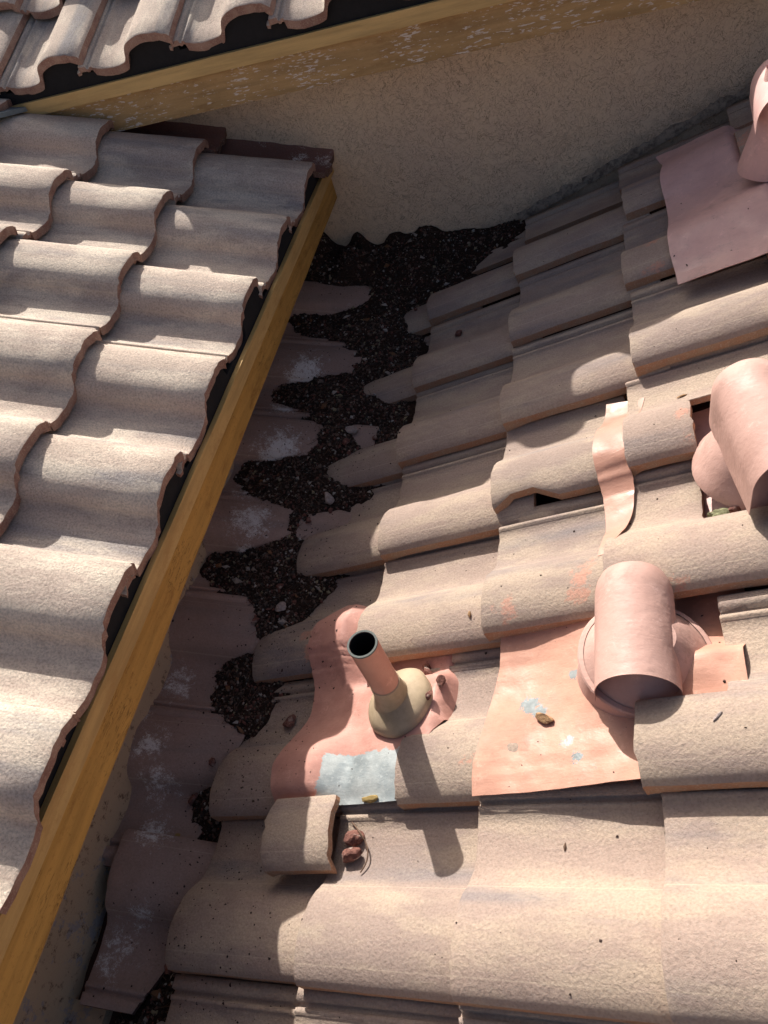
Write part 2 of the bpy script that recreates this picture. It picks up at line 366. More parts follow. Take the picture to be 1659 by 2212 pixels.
def frame(ref, side, cant=CANT, yaw=0.0, pitch=None):
    if side == 'R': N, D, Yl = NR, DR, YY
    elif side == 'L': N, D, Yl = NL, DL, -YY
    elif side == 'U': N, D, Yl = NU, DU, -XX
    if pitch is not None:      # V roof: explicit tile tilt, falls to +x
        Dx = Vector((-cos(pitch), 0, sin(pitch))); Nz = Vector((sin(pitch), 0, cos(pitch)))
    else:
        Dx = D * cos(cant) - N * sin(cant); Nz = N * cos(cant) + D * sin(cant)
    mt = Matrix((Dx, Yl, Nz)).transposed().to_4x4()
    mt = Matrix.Translation(ref) @ mt @ Matrix.Rotation(yaw, 4, 'Z')
    return mt
def put(me, parent, mt, name='roof_tile', label=None):
    o = bpy.data.objects.new(name, me); C.objects.link(o); o.parent = parent
    o.matrix_parent_inverse = Matrix.Translation(-Vector(parent.location)); o.matrix_basis = mt
    if label: o['label'] = label
    return o

# ------------------------------------------------------------------ SETTING
o = meshobj('ground', [(-200, -200, -4.6), (200, -200, -4.6), (200, 200, -4.6), (-200, 200, -4.6)], [(0, 1, 2, 3)], M['ground']); tag(o, kind='structure')

# walls ------------------------------------------------------------
WALL_Y = 2.30
sw = thing('stucco_wall', 'tan skip trowel stucco wall standing above the two tiled roofs, shaded by the upper eave', 'wall', loc=(0, WALL_Y, -1.4))
def wall_grid(x0, x1, z0, z1, nx, nz):
    V = []; F = []
    for i in range(nx + 1):
        for j in range(nz + 1):
            x = x0 + (x1 - x0) * i / nx; z = z0 + (z1 - z0) * j / nz
            d = .004 * noise.noise(Vector((x * 5, z * 5, 1))) + .003 * noise.noise(Vector((x * 19, z * 19, 4)))
            V.append((x, WALL_Y + d, z))
    for i in range(nx):
        for j in range(nz):
            a = i * (nz + 1) + j; F.append((a, a + nz + 1, a + nz + 2, a + 1))
    b = len(V); V += [(x0, WALL_Y + .2, z0), (x1, WALL_Y + .2, z0), (x1, WALL_Y + .2, z1), (x0, WALL_Y + .2, z1)]; F.append((b, b + 3, b + 2, b + 1))
    return V, F
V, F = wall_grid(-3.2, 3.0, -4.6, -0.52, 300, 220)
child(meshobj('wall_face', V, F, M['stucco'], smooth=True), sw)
# house wall under the left eave
lw = thing('house_wall', 'weathered tan wall strip under the left eave beside the lowest cut tile', 'wall', loc=(-1.05, 0, -1.4))
V = []; F = []
ny = 160; nz = 24
for i in range(ny + 1):
    for j in range(nz + 1):
        y = -1.6 + 3.89 * i / ny; z = -1.85 + .86 * j / nz
        V.append((-1.03 + .005 * noise.noise(Vector((y * 14, z * 14, 3))) + .003 * noise.noise(Vector((y * 50, z * 50, 3))), y, z))
for i in range(ny):
    for j in range(nz):
        a = i * (nz + 1) + j; F.append((a, a + nz + 1, a + nz + 2, a + 1))
def oldwall():
    t = NT('peeling_wall_paint'); co = t.coord('Object', False); n = t.noise(co, 14, 7, 0.72)
    col = t.mix(t.ramp(n, 0.56, 0.60), (0.52, 0.39, 0.26), (0.36, 0.32, 0.30))
    col = t.mix(t.ramp(t.noise(co, 40, 6, 0.8), 0.54, 0.64, 0, 0.8), col, (0.10, 0.055, 0.035))
    return t.out(col, 0.9, bump=[(n, 0.6, 0.006), (t.noise(co, 90, 4, 0.7), 0.5, 0.003)])
M['oldwall'] = oldwall()
child(meshobj('wall_face', V, F, M['oldwall'], smooth=True), lw)
V = box_verts((-1.15, -1.6, -1.60), (-.955, .125, -1.49))
child(meshobj('ledge', V, BF, M['oldwall']), lw)
V = box_verts((-3.2, -1.6, -4.6), (-1.06, 2.28, -1.2)); child(meshobj('lower_wall', V, BF, M['house']), lw)

# ------------------------------------------------------------------ ROOF R (right, falls to -x)
roofR = thing('tiled_roof', 'large tan tiled roof slope falling left to the debris valley, with vents and pink flashings', 'roof', loc=tuple(Rp(-.4, .7, 1.08)))
def slab(name, N, D, T, h, u0, u1, t0, t1, mat, parent, thick=.12):
    V = []
    for hh in (h, h + thick):
        for (u, t) in ((u0, t0), (u1, t0), (u1, t1), (u0, t1)): V.append((N * (-hh) + D * u + T * t) * (1.0 if N is NR else KL))
    F = [(0, 1, 2, 3), (7, 6, 5, 4), (0, 4, 5, 1), (1, 5, 6, 2), (2, 6, 7, 3), (3, 7, 4, 0)]
    return child(meshobj(name, V, F, mat), parent)
slab('roof_deck', NR, DR, YY, 1.085, -1.22, 1.9, -1.6, 2.29, M['deck'], roofR)
variants = [tile_mesh('roof_tile', M['tileR'], M['edgeR'], seed=i) for i in range(5)]
rowsR = [-.72, -.42, -.12, .172, .448, .745, 1.037, 1.31, 1.61, 1.912]
colsR = {1: -1.27, 2: -.967, 3: -.668, 4: -.372, 5: -.07, 6: .23, 7: .53}
over = {  # measured course positions (up, y)
 (1, .172): (-1.275, .184), (1, .448): (-1.281, .453), (1, .745): (-1.276, .757), (1, 1.037): (-1.225, 1.03),
 (2, .172): (-.954, .172), (2, 1.037): (-.968, 1.017), (2, 1.31): (-.974, 1.313), (2, 1.61): (-.973, 1.601), (2, 1.912): (-.971, 1.912),
 (3, .172): (-.664, .166), (3, .745): (-.670, .741), (3, 1.037): (-.675, 1.044), (3, 1.31): (-.672, 1.303), (3, 1.61): (-.670, 1.608), (3, 1.912): (-.676, 1.91),
 (4, .172): (-.372, .162), (4, .448): (-.392, .433), (4, .745): (-.432, .845 - .1), (4, 1.037): (-.386, 1.037), (4, 1.31): (-.360, 1.313), (4, 1.61): (-.367, 1.624), (4, 1.912): (-.355, 1.934)}
def stepf(pairs, k=None):
    def f(s):
        v = pairs[0][1]
        for a, b in pairs:
            if s >= a: v = b
        return v
    return f
special = {}
# tile with its upper left quarter sawn away round the middle vent
special[(4, .448)] = dict(x0=lambda s: 0.0 if s < .125 else .125, extra=(.1245, .1255), lab='tile notched round the middle vent')
# barrel short, pan full length, beside the right hand vent
special[(4, 1.037)] = dict(x1=lambda s: .125 if s < .132 else .375, extra=(.1315, .1325), lab='tile sawn off beside the right hand vent, pink paint on its cut')
special[(4, .745)] = dict(x1=lambda s: .375 if s < .142 else .16, extra=(.1415, .1425), lab='tile with its pan cut away below the right hand vent')
def c2cut(s):      # y = .448+s ; dome at (-.40,.64) r .078 ; left limit
    if s < .112: return .145
    dy = (s + .448) - .64
    e = sqrt(max(0.0, .083 ** 2 - dy * dy))
    return max(.145, min(.215, (-.405 + e + .52) * 1.06)) if abs(dy) < .083 else .205
special[(2, .448)] = dict(x0=c2cut, extra=(.1115, .1125), lab='tile cut round the pipe collar with pink paint on its edge')
def chip3(x):
    if x < .010 or x > .125: return 0.0
    return .024 * min(1, (x - .010) / .012, (.125 - x) / .03) * (0.75 + .35 * noise.noise(Vector((x * 60, 0, 0)))) 
special[(3, 1.037)] = dict(chip=chip3, x1=lambda s: .272, lab='tile with a long chip broken from its lower edge')
special[(5, 1.61)] = dict(x0=lambda s: .045, lab='grey tile end standing over the draped flashing at the right edge')
special[(3, .745)] = dict(x1=lambda s: .27, lab='tile with pink paint smeared along its lower edge')
skip = {(3, .448), (5, 1.037), (4, .172)} - {(4, .172)}
for r_, y in enumerate(rowsR):
    for c, u in colsR.items():
        if (c, y) in skip: continue
        if c == 1 and y > 1.05: u += {1.31: .02, 1.61: .05, 1.912: .09}.get(y, 0)
        uu, yy_ = over.get((c, y), (u + rnd.uniform(-.004, .004), y + rnd.uniform(-.003, .003)))
        ex = special.get((c, y)); lab = None
        if ex:
            ex = dict(ex); lab = ex.pop('lab'); me = tile_mesh('roof_tile', M['tileR'], M['edgeR'], seed=50 + c * 7 + r_, **ex)
        elif y == 1.912:   # last row: barrel only, the pan by the wall is a separate strip
            me = tile_mesh('roof_tile', M['tileR'], M['edgeR'], seed=80 + c, s1=.138)
        else: me = variants[rnd.randrange(5)]
        put(me, roofR, frame(Rp(uu, yy_), 'R', yaw=rnd.uniform(-.006, .006)), label=lab)
# narrow pan strips against the stucco wall
for c, u in colsR.items():
    mm = tile_mesh('wall_strip_tile', M['tileR'], M['edgeR'], seed=90 + c, s0=.185, s1=.306, rough_side=.003)
    mt = frame(Rp(u + (.0 if c > 2 else .02), 1.945), 'R', yaw=rnd.uniform(-.008, .008)); put(mm, roofR, mt, 'wall_strip_tile')

# ------------------------------------------------------------------ ROOF L (left, falls to +x, overhangs)
roofL = thing('tiled_roof', 'pale sunlit tiled roof on the left with an ochre fascia board along its eave', 'roof', loc=tuple(Lp(.6, 1.0, 1.2)))
slab('roof_deck', NL, DL, YY, 1.218, .44, 2.9, -1.7, 2.29, M['felt'], roofL, thick=.03)
varL = [tile_mesh('roof_tile', M['tileL'], M['edgeL'], seed=100 + i, rough=.0028, P=PROFL, sc=KL) for i in range(5)]
rowsL = [(-1.05, .40), (-.75, .40), (-.45, .40), (-.155, .395), (.135, .395), (.418, .395), (.694, .411), (.963, .416), (1.248, .419), (1.558, .431), (1.854, .421), (2.16, .421)]
offL = [0, .300, .605, .91, 1.215, 1.52, 1.83, 2.14]
for i, (y, u0) in enumerate(rowsL):
    for k, d in enumerate(offL):
        uu = u0 + d + (rnd.uniform(-.006, .006) if k else 0)
        if k == 1: uu = u0 + {2.16: .325, 1.854: .326, 1.558: .297, 1.248: .283, .963: .272}.get(y, .295)
        put(varL[rnd.randrange(5)], roofL, frame(Lp(uu, y + (.006 if k else 0)), 'L', yaw=rnd.uniform(-.006, .006)))
# reddish cut pans against the wall, behind the last row
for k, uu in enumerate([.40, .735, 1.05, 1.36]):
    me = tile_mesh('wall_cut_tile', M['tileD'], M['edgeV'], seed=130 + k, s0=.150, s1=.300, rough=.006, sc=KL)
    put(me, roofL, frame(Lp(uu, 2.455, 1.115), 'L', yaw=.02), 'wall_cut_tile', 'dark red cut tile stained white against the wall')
# fascia beam, slightly out of parallel as in the photo
def beam(name, p0, p1, prof_pts, mat, parent, seg=60, wob=.0015, seed=0):
    """prof_pts: (dx,dz) closed outline, swept from p0 to p1"""
    p0 = Vector(p0); p1 = Vector(p1); V = []; F = []; n = len(prof_pts)
    for i in range(seg + 1):
        c = p0.lerp(p1, i / seg)
        for k, (dx, dz) in enumerate(prof_pts):
            w = Vector((noise.noise(Vector((i * .35, k * 7.3, seed))), 0, noise.noise(Vector((i * .3, k * 5.1, seed + 9))))) * wob
            V.append((c + Vector((dx, 0, dz)) + w) * KL)
    for i in range(seg):
        for k in range(n):
            a = i * n + k; b = i * n + (k + 1) % n; F.append((a, b, b + n, a + n))
    F.append(tuple(range(n))[::-1]); F.append(tuple(seg * n + k for k in range(n)))
    return child(meshobj(name, V, F, mat), parent)
beam('fascia_board', (-.822, 2.29, -.985), (-.822, -1.5, -1.03), [(-.034, .035), (0, .035), (0, -.06), (-.034, -.06)], M['woodL'], roofL, wob=.0022, seed=2)
beam('trim_board', (-.818, 2.29, -.944), (-.818, -1.5, -.972), [(-.004, .014), (.008, .014), (.013, -.018), (-.004, -.018)], M['woodL2'], roofL, wob=.001, seed=5)
V = []; F = []                                             # black strip closing the gaps under the barrels, scalloped to the tiles
yy0 = -1.5; n_ = 760
for i in range(n_ + 1):
    y = yy0 + (2.29 - yy0) * i / n_
    cand = [(ry - y, uu) for ry, uu in rowsL if ry >= y - .0005] or [(2.455 - y, .42)]
    s_, uu = min(cand); e = Lp(uu, y) / KL; zt = e.z + prof(min(s_, .262), PROFL) - .022
    for xx in (-.8235, -.845): V += [(xx, y, min(zt, e.z - .004)), (xx, y, -.955 - (.045 if y < 1.2 else .045 * max(0, (2.29 - y) / 1.09)))]
for i in range(n_):
    a = i * 4; F += [(a, a + 1, a + 5, a + 4), (a + 2, a + 6, a + 7, a + 3), (a, a + 4, a + 6, a + 2)]
child(meshobj('eave_closure', [Vector(v) * KL for v in V], F, M['felt']), roofL)
beam('soffit', (-.86, 2.29, -1.03), (-.86, -1.5, -1.07), [(-.20, .004), (.0, .004), (.0, -.006), (-.2, -.006)], M['woodU'], roofL, seg=4, wob=0)

# ------------------------------------------------------------------ ROOF U (upper, falls to -y)
roofU = thing('tiled_roof', 'upper pale tiled roof edge at the top left over a black eave strip and peeling fascia', 'roof', loc=tuple(Up(2.2, -.5, 1.3)))
ue = (2.13 + sin(P_) * 0 - 0) # eave y
u_e = Vector((0, 2.13, -.466)).dot(DU)
xsU = [-3.4 + .0]
xs = []; x = -.787
while x > -3.3: xs.append(x); x -= .290
x = -.787 + .290
while x < 2.9: xs.append(x); x += .290
varU = [tile_mesh('roof_tile', M['tileL'], M['edgeL'], seed=150 + i, rough=.0028, P=PROFL, sc=KL) for i in range(4)]
for x in xs:
    for k in range(6):
        put(varU[rnd.randrange(4)], roofU, frame(Up(u_e + k * .305 + (rnd.uniform(-.006, .006)), x + rnd.uniform(-.003, .003)), 'U', yaw=rnd.uniform(-.006, .006)))
slab('roof_deck', NU, DU, XX, 1.333, u_e + .0, u_e + 2.0, -3.3, 2.9, M['felt'], roofU, thick=.02)
def ubox(name, y0, y1, z0, z1, mat, seg=80, wob=.001, seed=0):
    V = []; F = []; pr = [(y0, z0), (y0, z1), (y1, z1), (y1, z0)]
    for i in range(seg + 1):
        x = -2.9 + 5.9 * i / seg
        for k, (y, z) in enumerate(pr):
            V.append((x, y + wob * noise.noise(Vector((x * 4, k * 3.3, seed))), z + wob * noise.noise(Vector((x * 4, k * 7.7, seed + 3)))))
    V = [Vector(v) * KL for v in V]
    for i in range(seg):
        for k in range(4):
            a = i * 4 + k; b = i * 4 + (k + 1) % 4; F.append((a, a + 4, b + 4, b))
    F.append((0, 1, 2, 3)); F.append((seg * 4 + 3, seg * 4 + 2, seg * 4 + 1, seg * 4))
    return child(meshobj(name, V, F, mat), roofU)
V = []; F = []; n_ = 900
xr_ = sorted(xs)
for i in range(n_ + 1):
    x = -2.9 + 5.7 * i / n_; s_ = min([q - x for q in xr_ if q >= x - .0005] or [.2])
    zt = -.466 + .008 + prof(min(s_, .262), PROFL) - .022
    for yq in (2.152, 2.17): V += [(x, yq, min(zt, -.466)), (x, yq, -.56)]
for i in range(n_):
    a = i * 4; F += [(a, a + 1, a + 5, a + 4), (a + 2, a + 6, a + 7, a + 3), (a, a + 4, a + 6, a + 2)]
child(meshobj('eave_closure', [Vector(v) * KL for v in V], F, M['felt']), roofU)
ubox('trim_board', 2.138, 2.185, -.580, -.5425, M['trimU'], seed=1)
ubox('fascia_board', 2.158, 2.205, -.675, -.5815, M['woodU'], seed=4, wob=.002)
ubox('soffit', 2.206, 2.298, -.655, -.640, M['woodU'], wob=0, seg=2)
vm = meshobj('valley_metal', [tuple(q * KL for q in v) for v in [(-1.95, 2.16, -.50), (-1.60, 2.13, -.548), (-1.66, 2.02, -.52), (-1.95, 1.98, -.45), (-1.95, 2.16, -.512), (-1.60, 2.13, -.560), (-1.66, 2.02, -.532), (-1.95, 1.98, -.462)]],
             [(0, 3, 2, 1), (4, 5, 6, 7), (0, 1, 5, 4), (1, 2, 6, 5), (2, 3, 7, 6), (3, 0, 4, 7)], M['bluemetal'])
child(vm, roofU)

# ------------------------------------------------------------------ ROOF V (cut tiles below the left eave)
roofV = thing('tiled_roof', 'narrow row of dark cut tiles under the left eave, running down into the debris valley', 'roof', loc=(-.9, 1.1, -1.35))
VP = radians(12.5)
rowsV = [(-.92, 2.29, -1.125), (-.927, 2.016, -1.157), (-.91, 1.747, -1.196), (-.949, 1.453, -1.214), (-.971, 1.179, -1.237), (-.981, .904, -1.264), (-1.0, .642, -1.289), (-.973, .395, -1.320)]
for i, (x, y, z) in enumerate(rowsV):
    x *= KV; y *= KV; z *= KV
    xl = -.64; kw = {}
    scv = 1.02
    if i == 6: kw = dict(x0=lambda s: .150 + s * .32, x1=lambda s: .46)
    if i == 7: kw = dict(x0=lambda s: .150 if s < .05 else .150 + (s - .05) * .38, x1=lambda s: .365 - s * .06 , s1=.300)
    if i in (1, 2): kw = dict(x1=lambda s: .46)
    me = tile_mesh('cut_tile', M['tileV'], M['edgeV'], seed=200 + i, L=.46, rough=.0012, sc=scv, P=PROFL, **kw)
    ref = Vector((xl, y, z - tan(VP) * (xl - x)))
    put(me, roofV, frame(ref, 'L', pitch=VP, yaw=(.05 if i == 6 else rnd.uniform(-.01, .01))), 'cut_tile')
V = [(-1.15, -.05, -1.50), (-.40, -.05, -1.60), (-.40, 2.29, -1.42), (-1.15, 2.29, -1.27)]
V += [(a, b, c - .05) for a, b, c in V]
child(meshobj('valley_deck', V, [(0, 1, 2, 3), (7, 6, 5, 4), (0, 4, 5, 1), (1, 5, 6, 2), (2, 6, 7, 3), (3, 7, 4, 0)], M['deck']), roofV)

# ------------------------------------------------------------------ debris in the valley
ctl = [(-.95, 2.33, -1.12), (-.80, 2.33, -1.135), (-.67, 2.33, -1.16), (-.56, 2.33, -1.185), (-.45, 2.33, -1.215), (-.30, 2.33, -1.22), (-.62, 2.2, -1.225), (-.80, 2.2, -1.165),
       (-.50, 2.19, -1.278), (-.60, 2.01, -1.318), (-.69, 1.68, -1.350), (-.745, 1.36, -1.372), (-.755, 1.17, -1.385), (-.775, 1.0, -1.392), (-.82, .80, -1.405),
       (-.60, 1.85, -1.345), (-.66, 1.52, -1.375), (-.68, 1.2, -1.40), (-.68, .9, -1.42), (-.70, .6, -1.44), (-.84, .50, -1.445), (-.86, .42, -1.475), (-.92, .3, -1.52), (-.95, .55, -1.50), (-.80, .2, -1.50), (-.8, -.2, -1.5), (-.8, -1.5, -1.6), (-.5, 1.9, -1.36), (-.35, 2.1, -1.30), (-.4, 1.2, -1.42), (-.4, .3, -1.5)]
tips = [-.70, -.718, -.742, -.788, -.80, -.822, -.85]
for tx, (x, y, z) in zip(tips, rowsV):
    x *= KV; y *= KV; z *= KV
    cz = z - .222 * (tx - x)
    if y < .8: continue
    ctl += [(tx, y - .075, cz + .026), (tx + .04, y - .08, cz + .022), (tx - .05, y - .09, cz + .012), ((tx - .125) if y > 1.0 else (tx - .07), y - .20, cz + .009 - (0 if y > 1.0 else .030)), (tx - .04, y - .20, cz + .016 - (0 if y > 1.0 else .022)), (tx + .02, y - .21, cz + .010 - (0 if y > 1.0 else .015))]
def debz(x, y):
    wsum = 0; zs = 0
    for (a, b, c) in ctl:
        d = (x - a) ** 2 + ((y - b) * .8) ** 2 + 6e-4; w = 1 / d ** 1.8; wsum += w; zs += w * c
    z = zs / wsum
    if y < .62: z -= max(0, -.93 - x) * 2.2 * min(1, (.62 - y) / .1)
    return z + .010 * noise.noise(Vector((x * 9, y * 9, 2))) + .006 * noise.noise(Vector((x * 34, y * 34, 2))) + .0035 * noise.noise(Vector((x * 95, y * 95, 2)))
nx, ny = 110, 330
V = []; F = []
for i in range(nx + 1):
    for j in range(ny + 1):
        x = -1.08 + .88 * i / nx; y = -.6 + 2.895 * j / ny
        V.append((x, y, debz(x, y) + .003 * noise.noise(Vector((x * 110, y * 110, 2)))))
for i in range(nx):
    for j in range(ny):
        a = i * (ny + 1) + j; F.append((a, a + ny + 1, a + ny + 2, a + 1))
def debmat():
    t = NT('dark_leaf_litter'); co = t.coord('Object', False); n = t.noise(co, 180, 6, 0.8)
    col = t.mix(t.ramp(n, 0.35, 0.7), (0.020, 0.013, 0.010), (0.08, 0.048, 0.036))
    return t.out(col, 1.0, bump=[(n, 1.0, 0.006)], spec=0.1)
M['litter'] = debmat()
tag(meshobj('leaf_litter', V, F, M['litter'], smooth=False), 'dark leaf litter and grit lying in the roof valley', 'debris', kind='stuff')

# ------------------------------------------------------------------ flashings
def drape(name, left, right_, mat, parent, nh=26, nv=60, hfun=None, thick=.0015, wob=.0032, seed=0):
    """sheet between two edges (lists of (x,y)) draped over the deck with height hfun(x,y)"""
    def samp(pl, t):
        f = t * (len(pl) - 1); i = min(int(f), len(pl) - 2); k = f - i
        return pl[i][0] * (1 - k) + pl[i + 1][0] * k, pl[i][1] * (1 - k) + pl[i + 1][1] * k
    V = []; F = []; w = nh + 1
    for j in range(nv + 1):
        a = samp(left, j / nv); b = samp(right_, j / nv)
        for i in range(w):
            k = i / nh; x = a[0] * (1 - k) + b[0] * k; y = a[1] * (1 - k) + b[1] * k
            h = hfun(x, y) + wob * noise.noise(Vector((x * 14, y * 14, seed))) + .5 * wob * noise.noise(Vector((x * 40, y * 40, seed)))
            V.append(Rx(x, y, 1.0) + NR * h)
    n = len(V); V += [v - NR * thick for v in V]
    for j in range(nv):
        for i in range(nh):
            a = j * w + i; F.append((a, a + w, a + w + 1, a + 1)); F.append((n + a, n + a + 1, n + a + w + 1, n + a + w))
    edge = [j * w for j in range(nv + 1)] + [nv * w + i for i in range(1, w)] + [j * w + nh for j in range(nv - 1, -1, -1)] + [i for i in range(nh - 1, 0, -1)]
    for a, b in zip(edge, edge[1:] + edge[:1]): F.append((a, b, b + n, a + n))
    ob = meshobj(name, V, F, mat, smooth=True)
    md = ob.modifiers.new('edge', 'EDGE_SPLIT'); md.split_angle = radians(60)
    return child(ob, parent)
def rowprof(y, rows):
    best = None
    for r_ in rows:
        if y >= r_ - .001: best = r_
    if best is None: best = rows[0]
    return prof(min(.28, max(0.0, y - best))) if best is not None else 0
def smoothprof(y, rows, w=.02):
    return sum(rowprof(y + d, rows) for d in (-w, -w / 2, 0, w / 2, w)) / 5
def cantz(x, u0):   # tile surface sinks below deck reference up the slope
    u = (x - sin(P_)) / cos(P_); return -tan(CANT) * (u - u0)

vent1 = thing('vent_pipe', 'thin pink vent pipe with open black top, tan collar and peeling flashing', 'vent', loc=tuple(Rx(-.40, .63, 1.03)))
def h1(x, y):
    b = smoothprof(y, [.172, .453, .757], .03)
    k = min(1, max(0, (-.50 - x) / .06))          # left part rides on the tile shape, middle is dressed flatter
    flat = -.020 + .030 * min(1, max(0, (.55 - y) / .12)) * 0
    v = b * (.22 + .78 * k) + flat * (1 - k) * 1.5 + .006 - .012 * k - (.034 + .03 * (y > .6)) * min(1, max(0, (x + (.372 if y < .50 else .338)) / .025)) - .03 * min(1, max(0, (y - .690) / .02)) * (1 - k)
    d = sqrt((x + .405) ** 2 + (y - .635) ** 2); v += .012 * exp(-(d / .11) ** 2)
    return v + .008
drape('flashing', [(-.585, .90), (-.640, .86), (-.648, .79), (-.645, .74), (-.640, .66), (-.650, .60), (-.655, .53), (-.645, .458)],
      [(-.50, .885), (-.49, .82), (-.40, .77), (-.31, .735), (-.305, .67), (-.325, .60), (-.355, .53), (-.36, .456)], M['paint1'], vent1, nh=40, nv=60, hfun=h1, seed=3)

def lathe(name, prof_rz, mat, parent, base, axis=(0, 0, 1), seg=48, wob=0.0, smooth=True, seed=0):
    ax = Vector(axis).normalized(); t1 = ax.orthogonal().normalized(); t2 = ax.cross(t1); V = []; F = []; n = len(prof_rz)
    for i in range(seg):
        a = 2 * pi * i / seg; d = t1 * cos(a) + t2 * sin(a)
        for k, (r_, z) in enumerate(prof_rz):
            w = 1 + wob * noise.noise(Vector((cos(a) * 1.7, sin(a) * 1.7, z * 30 + seed)))
            V.append(Vector(base) + d * (r_ * w) + ax * z)
    for i in range(seg):
        for k in range(n - 1):
            a = i * n + k; b = ((i + 1) % seg) * n + k; F.append((a, b, b + 1, a + 1))
    ob = meshobj(name, V, F, mat, smooth=smooth)
    md = ob.modifiers.new('edge', 'EDGE_SPLIT'); md.split_angle = radians(40)
    return child(ob, parent)
pb = Vector((-.398, .590, -1.235)); ptop = Vector((-.390, .589, -.966)) * 1.072
ax1 = (ptop - pb).normalized(); hp = (ptop - pb).length
cb = Rx(-.405, .635, 1.005)
lathe('collar', [(.066, -.02), (.069, .004), (.065, .012), (.055, .020), (.042, .027), (.031, .033), (.026, .038)], M['mastic'], vent1, cb, NR, wob=.04, seed=2)
pb = cb + NR * .02
ax1 = (ptop - pb).normalized(); hp = (ptop - pb).length
lathe('boot', [(.046, -.02), (.036, .008), (.0295, .03), (.028, .050), (.0282, .062), (.0262, .0635)], M['mastic'], vent1, pb, ax1, wob=.02)
R1 = .0262
lathe('pipe', [(R1, .01), (R1, hp - .0005), (R1 - .0008, hp), (R1 - .003, hp), (R1 - .0034, hp - .001)], M['pipepaint'], vent1, pb, ax1)
lathe('pipe_rim', [(R1 + .0003, hp - .003), (R1 + .0003, hp + .0006), (R1 - .0032, hp + .0006), (R1 - .0032, hp - .002)], M['zinc'], vent1, pb, ax1)
lathe('pipe_bore', [(R1 - .0034, hp - .001), (R1 - .0034, .05), (.0005, .05)], M['dark'], vent1, pb, ax1)

# hooded vents
def hood(name, c, axis, length, r, legs, parent, mat, flare=.0, thick=.0012, seed=0, segA=28, segL=16, capback=True):
    """upside-down U shell: half round with straight legs, open at the near end"""
    ax = Vector(axis).normalized(); sd = ax.cross(Vector((0, 0, 1))).normalized(); upv = sd.cross(ax).normalized()
    V = []; F = []
    prof_ = []
    for k in range(5): prof_.append((1.0, -legs + legs * k / 5))
    for k in range(segA + 1):
        a = pi * k / segA; prof_.append((cos(a), sin(a)))
    for k in range(1, 6): prof_.append((-1.0, -legs * k / 5))
    n = len(prof_); 
    for lay in (0, 1):
        for i in range(segL + 1):
            t = i / segL; rr = r * (1 + flare * (1 - t)) - lay * thick
            roundoff = 1.0
            if t > .82: roundoff = sqrt(max(0.0, 1 - ((t - .82) / .18) ** 2 * .30))
            for (px, pz) in prof_:
                pzz = pz if pz < 0 else pz
                p = Vector(c) + ax * (length * (t - .5)) * 1.0 + sd * (px * rr * roundoff) + upv * ((pzz * rr * roundoff) if pzz >= 0 else pzz * r)
                V.append(p + Vector((0, 0, .0012 * noise.noise(p * 30))))
    m0 = (segL + 1) * n
    for i in range(segL):
        for k in range(n - 1):
            a = i * n + k; F.append((a, a + n, a + n + 1, a + 1)); F.append((m0 + a, m0 + a + 1, m0 + a + n + 1, m0 + a + n))
    for k in range(n - 1):
        for base, fl in ((0, 0), (segL * n, 1)):
            q = (base + k, base + k + 1, m0 + base + k + 1, m0 + base + k); F.append(q if not fl else q[::-1])
    for k in (0, n - 1):
        for i in range(segL):
            F.append((i * n + k, (i + 1) * n + k, m0 + (i + 1) * n + k, m0 + i * n + k))
    if capback: F.append(tuple(segL * n + k for k in range(n)))
    ob = meshobj(name, V, F, mat, smooth=True)
    md = ob.modifiers.new('edge', 'EDGE_SPLIT'); md.split_angle = radians(50)
    return child(ob, parent)

vent2 = thing('hooded_vent', 'pink hooded vent in the middle right, on orange painted flashing scraped to bare metal', 'vent', loc=tuple(Rx(.023, .65, 1.03)))
def h2(x, y):
    b = smoothprof(y, [.172, .448, .745], .05)
    kx = (x + .245) / .38
    v = -.028 - .045 * min(1, max(0, (y - .635) / .04)) * min(1, max(0, (x - .02) / .04)) + .45 * b * (1 - kx) + .012 * exp(-((y - .448) / .05) ** 2) + .010 * exp(-(((x + .245) / .05) ** 2))
    d = sqrt((x - .023) ** 2 + (y - .65) ** 2); v += .014 * exp(-(max(0, d - .06) / .04) ** 2)
    return v
drape('flashing', [(-.232, .775), (-.225, .745), (-.228, .69), (-.236, .62), (-.244, .55), (-.248, .50), (-.246, .447)],
      [(.155, .775), (.155, .745), (.150, .69), (.150, .62), (.150, .56), (.02, .53), (.012, .452)], M['paint2'], vent2, nh=44, nv=50, hfun=h2, seed=8)
vb = Rx(.028, .645, 1.012)
lathe('cone', [(.104, -.07), (.100, -.022), (.097, -.012), (.093, -.006), (.075, .018), (.058, .038), (.040, .054), (.001, .055)], M['hood'], vent2, vb, (0.05, 0, 1), wob=.02)
lathe('flange_ring', [(.095, -.014), (.101, -.012), (.103, -.009), (.101, -.006), (.094, -.005)], M['hood'], vent2, vb, (0.05, 0, 1), wob=.02)
hood('hood', (.014, .668, -1.060), (.01, 1, 0.02), .205, .060, .45, vent2, M['hood'], flare=.03)

